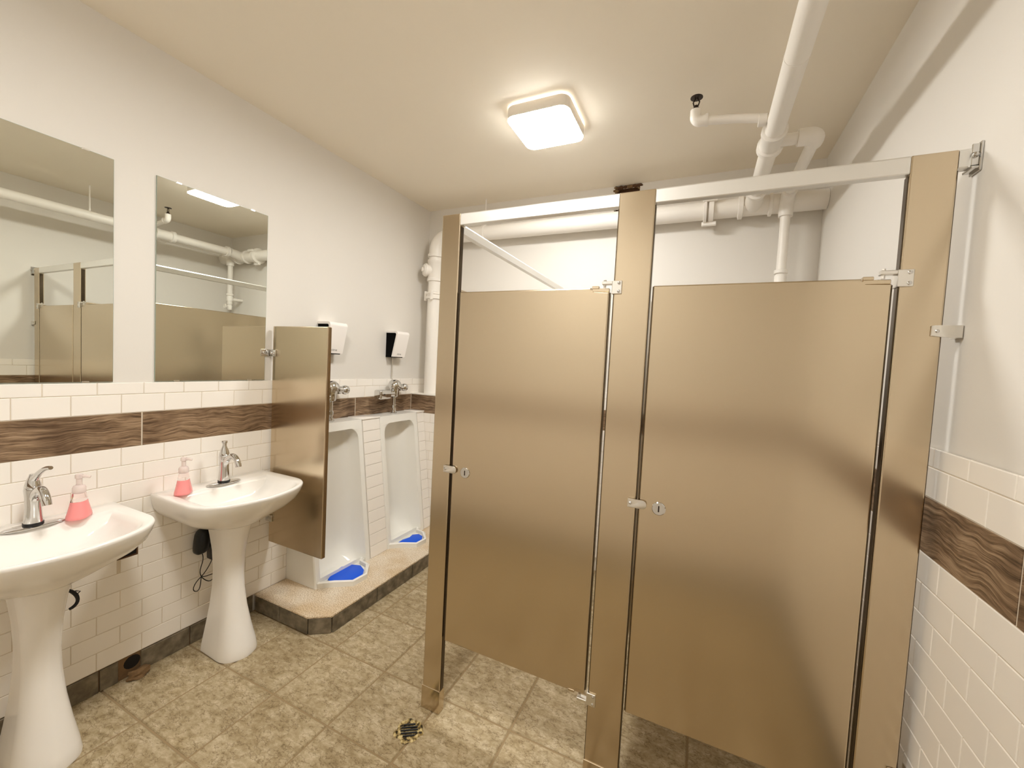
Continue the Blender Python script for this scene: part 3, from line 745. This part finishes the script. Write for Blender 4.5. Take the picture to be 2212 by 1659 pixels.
def stall_door(x0, x1, label):
    zt, zb = 1.7690, .3270
    t = thing('stall_door', label, 'stall door', ((x0+x1)/2, YS+.0125, zb), 'stainless stall doors')
    n0 = x1 - .064
    c = lambda cx, cz, r, a0, a1: [(cx + r*math.cos(a0+(a1-a0)*i/5), cz + r*math.sin(a0+(a1-a0)*i/5)) for i in range(6)]
    poly = [(x0, zb), ] + [(n0, zb)] + c(n0+.008, zb+.007, .008, PI, PI/2) + [(x1, zb+.015)]
    poly += [(x1, zt-.016)] + c(n0+.008, zt-.008, .008, -PI/2, -PI) + [(n0, zt), (x0, zt)]
    part(t, 'panel', MB().prism(poly, 'y', YS, YS+.025, bev=.0045, seg=3), M['steel'], None)
    for xa, xb in ((x0-.0035, x0), (x1, x1+.003)):
        part(t, 'edge_shade_strip', MB().box(xa, xb, YS+.006, YS+.021, zb+(.018 if xa > x0 else .002), zt-(.018 if xa > x0 else .002)), M['edgeshade'], None)  # added strip narrowing the gap, its shade painted as dark colour
    for z0, z1, zt0, zt1 in ((zt-.0155, zt-.003, zt-.003, zt+.006), (zb+.0025, zb+.0145, zb-.006, zb+.0025)):
        h = MB().bbox(n0+.003, x1-.001, YS+.004, YS+.021, z0, z1, .0015, 1); h.bbox(n0+.003, n0+.027, YS+.004, YS+.021, zt0-.001, zt1, .0015, 1)
        part(t, 'hinge_block', h, M['steel'], 30)
    ld = MB().lathe([(.0215, 0), (.0215, .0025), (.0195, .0042), (0, .0042)], (x0+.0625, YS, 1.0455), (0,-1,0), 28)
    k = part(t, 'latch_disc', ld, M['chrome'], 30)
    part(k, 'coin_slot', MB().box(x0+.0605, x0+.0645, YS-.0048, YS-.0043, 1.0355, 1.0555), M['darkbronze'], None)
    return t
stall_door(1.3450, 1.9400, 'steel stall door on the left, the one nearer the urinals')
stall_door(2.0824, 2.6793, 'steel stall door on the right, nearest the right wall')
# headrails
t = thing('headrail', 'silver headrail across the top of the stall front', 'headrail', (2.03, YS+.013, 2.035))
for a, b in ((1.3325, 1.9542), (2.0712, 2.6935), (2.7855, 2.8235)):
    pr = [(YS+.001, 2.037), (YS+.003, 2.0345), (YS+.026, 2.0345), (YS+.026, 2.070), (YS+.020, 2.0805), (YS+.005, 2.0805), (YS+.001, 2.076)]
    part(t, 'rail', MB().prism(pr, 'x', a, b), M['alu'], 25)
wbk = MB().bbox(2.806, 2.8245, YS-.006, YS+.034, 2.028, 2.034, .001, 1); wbk.bbox(2.8195, 2.8245, YS-.008, YS+.036, 2.022, 2.092, .001, 1); wbk.bbox(2.806, 2.8195, YS-.004, YS+.0005, 2.036, 2.060, .001, 1)
wbk.bbox(2.806, 2.8195, YS-.004, YS+.0005, 2.066, 2.088, .001, 1)
b = part(t, 'wall_bracket', wbk, M['chrome'], 30); s_ = MB(); s_.lathe([(.007, 0), (.007, .004), (.004, .009), (0, .0095)], (2.812, YS-.004, 2.060), (-.2,-1,0), 12); part(b, 'screw', s_, M['chrome'])
solo('side_headrail', MB().prism([(1.277, 2.024), (1.303, 2.024), (1.303, 2.056), (1.297, 2.063), (1.283, 2.063), (1.277, 2.056)], 'y', YS+.031, YB-.001), M['alu'], 'silver headrail running back along the left side of the stalls', 'headrail')
def panel(xc, label):
    t = thing('stall_side_panel', label, 'partition panel', (xc, 2.29, .32), 'steel stall side panels')
    part(t, 'sheet', MB().bbox(xc-.0125, xc+.0125, YS+.040, (Y_CH-.010 if xc < 1.26 else YB-.016), .320, 1.794, .004, 3), M['steel'], None)
    for z in (1.62, .48):
        part(t, 'bracket', MB().box(xc-.0145, xc+.0145, YS+.0305, YS+.066, z-.02, z+.02), M['satin'], None)
panel(1.2895, 'brushed steel side panel closing the left stall')
panel(2.0127, 'brushed steel panel dividing the two stalls')

# ------------------------------------------------------------------ pipes
R4 = .0555
t = thing('waste_pipe', 'thick white waste pipe along the back wall turning down in the corner', 'pipe', (.14, 2.972, Z_WT+.0125))
zc, yp, xv = 2.524, 2.972, .138
run = MB().tube([(xv+.12, yp, zc), (1.0, yp, zc), (2.0, yp, zc), (XR-.0015, yp, zc)], R4, 24)
part(t, 'horizontal_run', run, M['pipe'], 50)
part(t, 'elbow', MB().tube([(xv+.14, yp, zc)] + arc((xv+.11, yp, zc-.11), .11, PI/2, PI, 10) + [(xv, yp, zc-.15)], R4+.003, 24).lathe([(R4+.013, 0), (R4+.013, .022)], (xv, yp, zc-.165), (0,0,1), 24).lathe([(R4+.013, 0), (R4+.013, .022)], (xv+.135, yp, zc), (1,0,0), 24), M['pipe'], 50)
part(t, 'vertical_run', MB().tube([(xv, yp, Z_WT+.0125), (xv, yp, 1.8), (xv, yp, zc-.14)], R4, 24), M['pipe'], 50)
te = MB().lathe([(R4+.006, 0), (R4+.012, .003), (R4+.012, .025), (R4+.006, .030), (R4+.008, .15), (R4+.012, .155), (R4+.012, .178), (R4+.006, .180)], (xv, yp, 2.155), (0,0,1), 24)
part(t, 'tee_fitting', te, M['pipe'], 45)
part(t, 'cleanout_plug', MB().lathe([(.046, .03), (.046, .074), (.054, .076), (.054, .092), (.046, .094), (.044, .103), (.018, .104), (.018, .116), (0, .1165)], (xv, yp, 2.245), (-.62, -.78, 0), 24), M['pipe'], 40)
cp = MB().lathe([(R4+.004, 0), (R4+.016, .004), (R4+.016, .022), (R4+.009, .026), (R4+.009, .038), (R4+.016, .042), (R4+.016, .058), (R4+.004, .062)], (xv, yp, 2.005), (0,0,1), 24)
cpl = part(t, 'clamp_coupling', cp, M['pipe'], 40)
for a in (PI*1.10, PI*1.6, PI*.1):
    part(cpl, 'clamp_bolt', MB().bbox(xv+.076*math.cos(a)-.011, xv+.076*math.cos(a)+.011, yp+.076*math.sin(a)-.009, yp+.076*math.sin(a)+.009, 1.995, 2.075, .003, 1), M['pipe'])
def hcoup(x, wdt, big):
    mb = MB().lathe([(R4+.003, 0), (R4+big, .004), (R4+big, wdt-.004), (R4+.003, wdt)], (x, yp, zc), (1,0,0), 24); return mb
c1 = part(t, 'clamp_coupling', hcoup(2.185, .022, .026).addbm(bmesh.new()).lathe([(R4+.003, .0), (R4+.02, .004), (R4+.02, .03), (R4+.003, .034)], (2.212, yp, zc), (1,0,0), 24), M['pipe'], 40)
for a in (-PI*.5, PI*.17, PI*.83):
    part(c1, 'clamp_bolt', MB().bbox(2.178, 2.262, yp+.083*math.cos(a)-.012, yp+.083*math.cos(a)+.012, zc+.083*math.sin(a)-.012, zc+.083*math.sin(a)+.012, .003, 1), M['pipe'])
part(t, 'hub', hcoup(2.375, .030, .014), M['pipe'], 40)
part(t, 'hub', hcoup(2.535, .022, .012), M['pipe'], 40)
XM, ZM, RM = 2.455, 2.545, .0375
part(t, 'wye_branch', MB().tube([(XM, yp-.02, zc), (XM, yp-.09, zc+.014), (XM, yp-.15, ZM)], [.050, .046, .043], 20).lathe([(.052, 0), (.052, .03)], (XM, yp-.19, ZM), (0,1,0), 24), M['pipe'], 50)
hg = MB().lathe([(R4+.0015, -.011), (R4+.006, -.011), (R4+.006, .011), (R4+.0015, .011)], (.60, yp, zc), (1,0,0), 28)
hg.bbox(.589, .611, yp-.010, yp+.010, zc+R4+.002, zc+R4+.030, .002, 1)
hgo = part(t, 'hanger', hg, M['pipe'], 40)
part(hgo, 'hanger_rod', MB().tube([(.60, yp, zc+R4+.02), (.60, yp, ZC-.0008)], .006, 10), M['pipe'])

t = thing('ceiling_pipe', 'white drain pipe hung below the ceiling above the right stall', 'pipe', (XM, 1.4, ZM))
part(t, 'main_run', MB().tube([(XM, YF+.002, ZM), (XM, 1.2, ZM), (XM, yp-.16, ZM)], RM, 24), M['pipe'], 50)
tf = MB().lathe([(RM+.002, 0), (RM+.012, .004), (RM+.012, .026), (RM+.007, .032), (RM+.007, .125), (RM+.016, .13), (RM+.016, .158), (RM+.002, .162)], (XM, 2.155, ZM), (0,1,0), 24)
part(t, 'tee_fitting', tf, M['pipe'], 40)
XB = 2.622; RB = .0255
part(t, 'branch_run', MB().tube([(XM+.02, 2.262, ZM), (XB-.04, 2.262, ZM)] + arc((XB-.03, 2.292, ZM), .03, -PI/2, 0, 6, 'xy') + [(XB, 2.5, ZM), (XB, 2.86, ZM)] + arc((XB, 2.86, ZM-.07), .07, PI/2, 0, 7, 'yz') + [(XB, 2.93, 2.3), (XB, 2.93, 2.0)], RB, 18), M['pipe'], 50)
part(t, 'branch_elbow', MB().tube([(XB-.068, 2.262, ZM), (XB-.035, 2.262, ZM)] + arc((XB-.03, 2.292, ZM), .03, -PI/2, 0, 6, 'xy') + [(XB, 2.320, ZM)], RB+.010, 18), M['pipe'], 50)
part(t, 'branch_elbow', MB().tube([(XB, 2.83, ZM), (XB, 2.86, ZM)] + arc((XB, 2.86, ZM-.07), .07, PI/2, 0, 7, 'yz') + [(XB, 2.93, ZM-.115)], RB+.011, 18), M['pipe'], 50)
part(t, 'reducer', MB().lathe([(RB+.002, .0), (RB+.010, .004), (RB+.010, .022), (RB+.004, .026)], (XB, 2.93, 2.098), (0,0,1), 18).lathe([(RB+.006, -.06), (RB+.006, -.01), (RB, 0)], (XB, 2.93, 2.098), (0,0,1), 18), M['pipe'], 40)
vl = part(t, 'shutoff_valve', MB().tube([(XB, 2.93, 2.06), (XB, YB-.001, 2.06)], .017, 14).lathe([(.02, 0), (.024, .01), (.024, .05), (.016, .06), (.016, .08)], (XB, 2.93, 1.94), (0,0,1), 14), M['pipe'], 40)
part(vl, 'valve_handle', MB().tube([Vector((XB, 2.93-.05, 1.975)) + Vector((.022*math.cos(a), 0, .022*math.sin(a))) for a in [2*PI*i/16 for i in range(17)]], .005, 8).tube([(XB, 2.93, 1.975), (XB, 2.88, 1.975)], .006, 8), M['pipe'])
for y in (1.712, .45):
    h = MB().lathe([(RM+.0002, -.004), (RM+.0012, -.004), (RM+.0012, .004), (RM+.0002, .004)], (XM, y, ZM), (0,1,0), 24)
    h.bbox(XM-.008, XM+.008, y-.006, y+.006, ZM+RM+.001, ZM+RM+.022, .002, 1)
    ho = part(t, 'hanger', h, M['pipe'], 40)
    part(ho, 'hanger_rod', MB().tube([(XM, y, ZM+RM+.01), (XM, y, ZC-.0008)], .0055, 10), M['pipe'])

t = thing('sprinkler', 'dark upright sprinkler head on a white branch pipe under the ceiling', 'sprinkler', (2.146, 2.12, 2.60))
E0 = Vector((2.147, 2.115, 2.615))
part(t, 'branch_pipe', MB().tube([(XM-RM-.001, 2.100, 2.568), (2.30, 2.108, 2.594), tuple(E0 + Vector((.012, 0, 0)))], .0175, 16).lathe([(.024, 0), (.024, .03)], (XM-RM-.031, 2.100, 2.5625), (1,0,0), 16), M['pipe'], 40)
part(t, 'elbow', MB().tube([tuple(E0+Vector((.045, 0, 0))), tuple(E0+Vector((.015, 0, 0)))] + arc(tuple(E0 + Vector((.015, 0, .022))), .022, -PI/2, -PI, 6) + [tuple(E0+Vector((-.007, 0, .05)))], .0225, 18).lathe([(.0265, 0), (.0265, .012)], tuple(E0+Vector((.034, 0, 0))), (1,0,0), 18), M['pipe'], 45)
hd = MB().lathe([(.013, 0), (.013, .010), (.009, .014), (.009, .020)], tuple(E0+Vector((-.007, 0, .05))), (0,0,1), 14)
for s in (-1, 1): hd.tube([tuple(E0+Vector((-.007+s*.008, 0, .068))), tuple(E0+Vector((-.007+s*.013, 0, .085))), tuple(E0+Vector((-.007+s*.003, 0, .104)))], .0028, 8)
ho = part(t, 'head', hd, M['darkbronze'], 40)
part(ho, 'deflector', MB().lathe([(.008, 0), (.026, .001), (.026, .003), (0, .005)], tuple(E0+Vector((-.007, 0, .103))), (0,0,1), 22), M['darkbronze'], 40)

# ------------------------------------------------------------------ ceiling lamp
LH = .166
def ceiling_lamp(LX, LY, label):
    t = thing('ceiling_lamp', label, 'lamp', (LX, LY, 2.722), 'square ceiling lamps')
    def rsq(h, r, z, n=8):
        out = []
        for q in range(4):
            cx = (h-r)*(1 if q in (0, 3) else -1); cy = (h-r)*(1 if q in (0, 1) else -1)
            for i in range(n+1):
                a = PI/2*q + PI/2*i/n
                out.append(Vector((LX + cx + r*math.cos(a), LY + cy + r*math.sin(a), z)))
        return out
    part(t, 'housing', MB().loft([rsq(LH-.004, .046, 2.786), rsq(LH-.001, .048, 2.782), rsq(LH-.001, .048, 2.7305), rsq(LH-.004, .046, 2.7295)]), M['lampbody'], 40)
    part(t, 'diffuser', MB().loft([rsq(LH-.003, .046, 2.7293), rsq(LH-.003, .046, 2.7258), rsq(LH-.010, .042, 2.7232), rsq(LH-.030, .034, 2.7220)]), M['lampglow'], 40)
    part(t, 'back_light', MB().loft([rsq(LH-.020, .035, 2.7862), rsq(LH-.020, .035, 2.7935)], cap0=False, cap1=False), M['lampring'], 40)
ceiling_lamp(1.420, 2.132, 'square white glowing lamp with rounded corners on the ceiling above the left stall')
ceiling_lamp(1.420, .560, 'square white ceiling lamp overhead in front of the stalls')

# ------------------------------------------------------------------ floor drain
DX, DY = 1.2745, 1.372
t = thing('floor_drain', 'round black floor drain with crumbling yellow rim by the left stall post', 'floor drain', (DX, DY, 0))
def ragged(r, z, seed, amp, n=40):
    return [Vector((DX + (r + amp*noise.noise(Vector((math.cos(2*PI*i/n)*2.2, math.sin(2*PI*i/n)*2.2, seed))))*math.cos(2*PI*i/n), DY + (r + amp*noise.noise(Vector((math.cos(2*PI*i/n)*2.2, math.sin(2*PI*i/n)*2.2, seed))))*math.sin(2*PI*i/n), z)) for i in range(n)]
part(t, 'rim', MB().loft([ragged(.055, .0003, 2, .016), ragged(.051, .004, 2, .016), ragged(.043, .0045, 5, .014), ragged(.040, .0012, 5, .014)], cap0=False, cap1=False), M['yellowed'], 40)
part(t, 'pit', MB().loft([ragged(.046, .0008, 5, .012), ragged(.045, .0012, 5, .012)], cap0=False), M['yellowed'], None)
for k in range(-2, 3):
    hl = math.sqrt(.034**2 - (k*.0125)**2)
    d = Vector((.83, .56, 0)); n_ = Vector((-.56, .83, 0)); c = Vector((DX, DY, .003)) + n_*k*.0125
    part(t, 'grate_bar', MB().tube([tuple(c - d*hl), tuple(c), tuple(c + d*hl)], .0034, 8), M['black'])

bpy.context.view_layer.update()
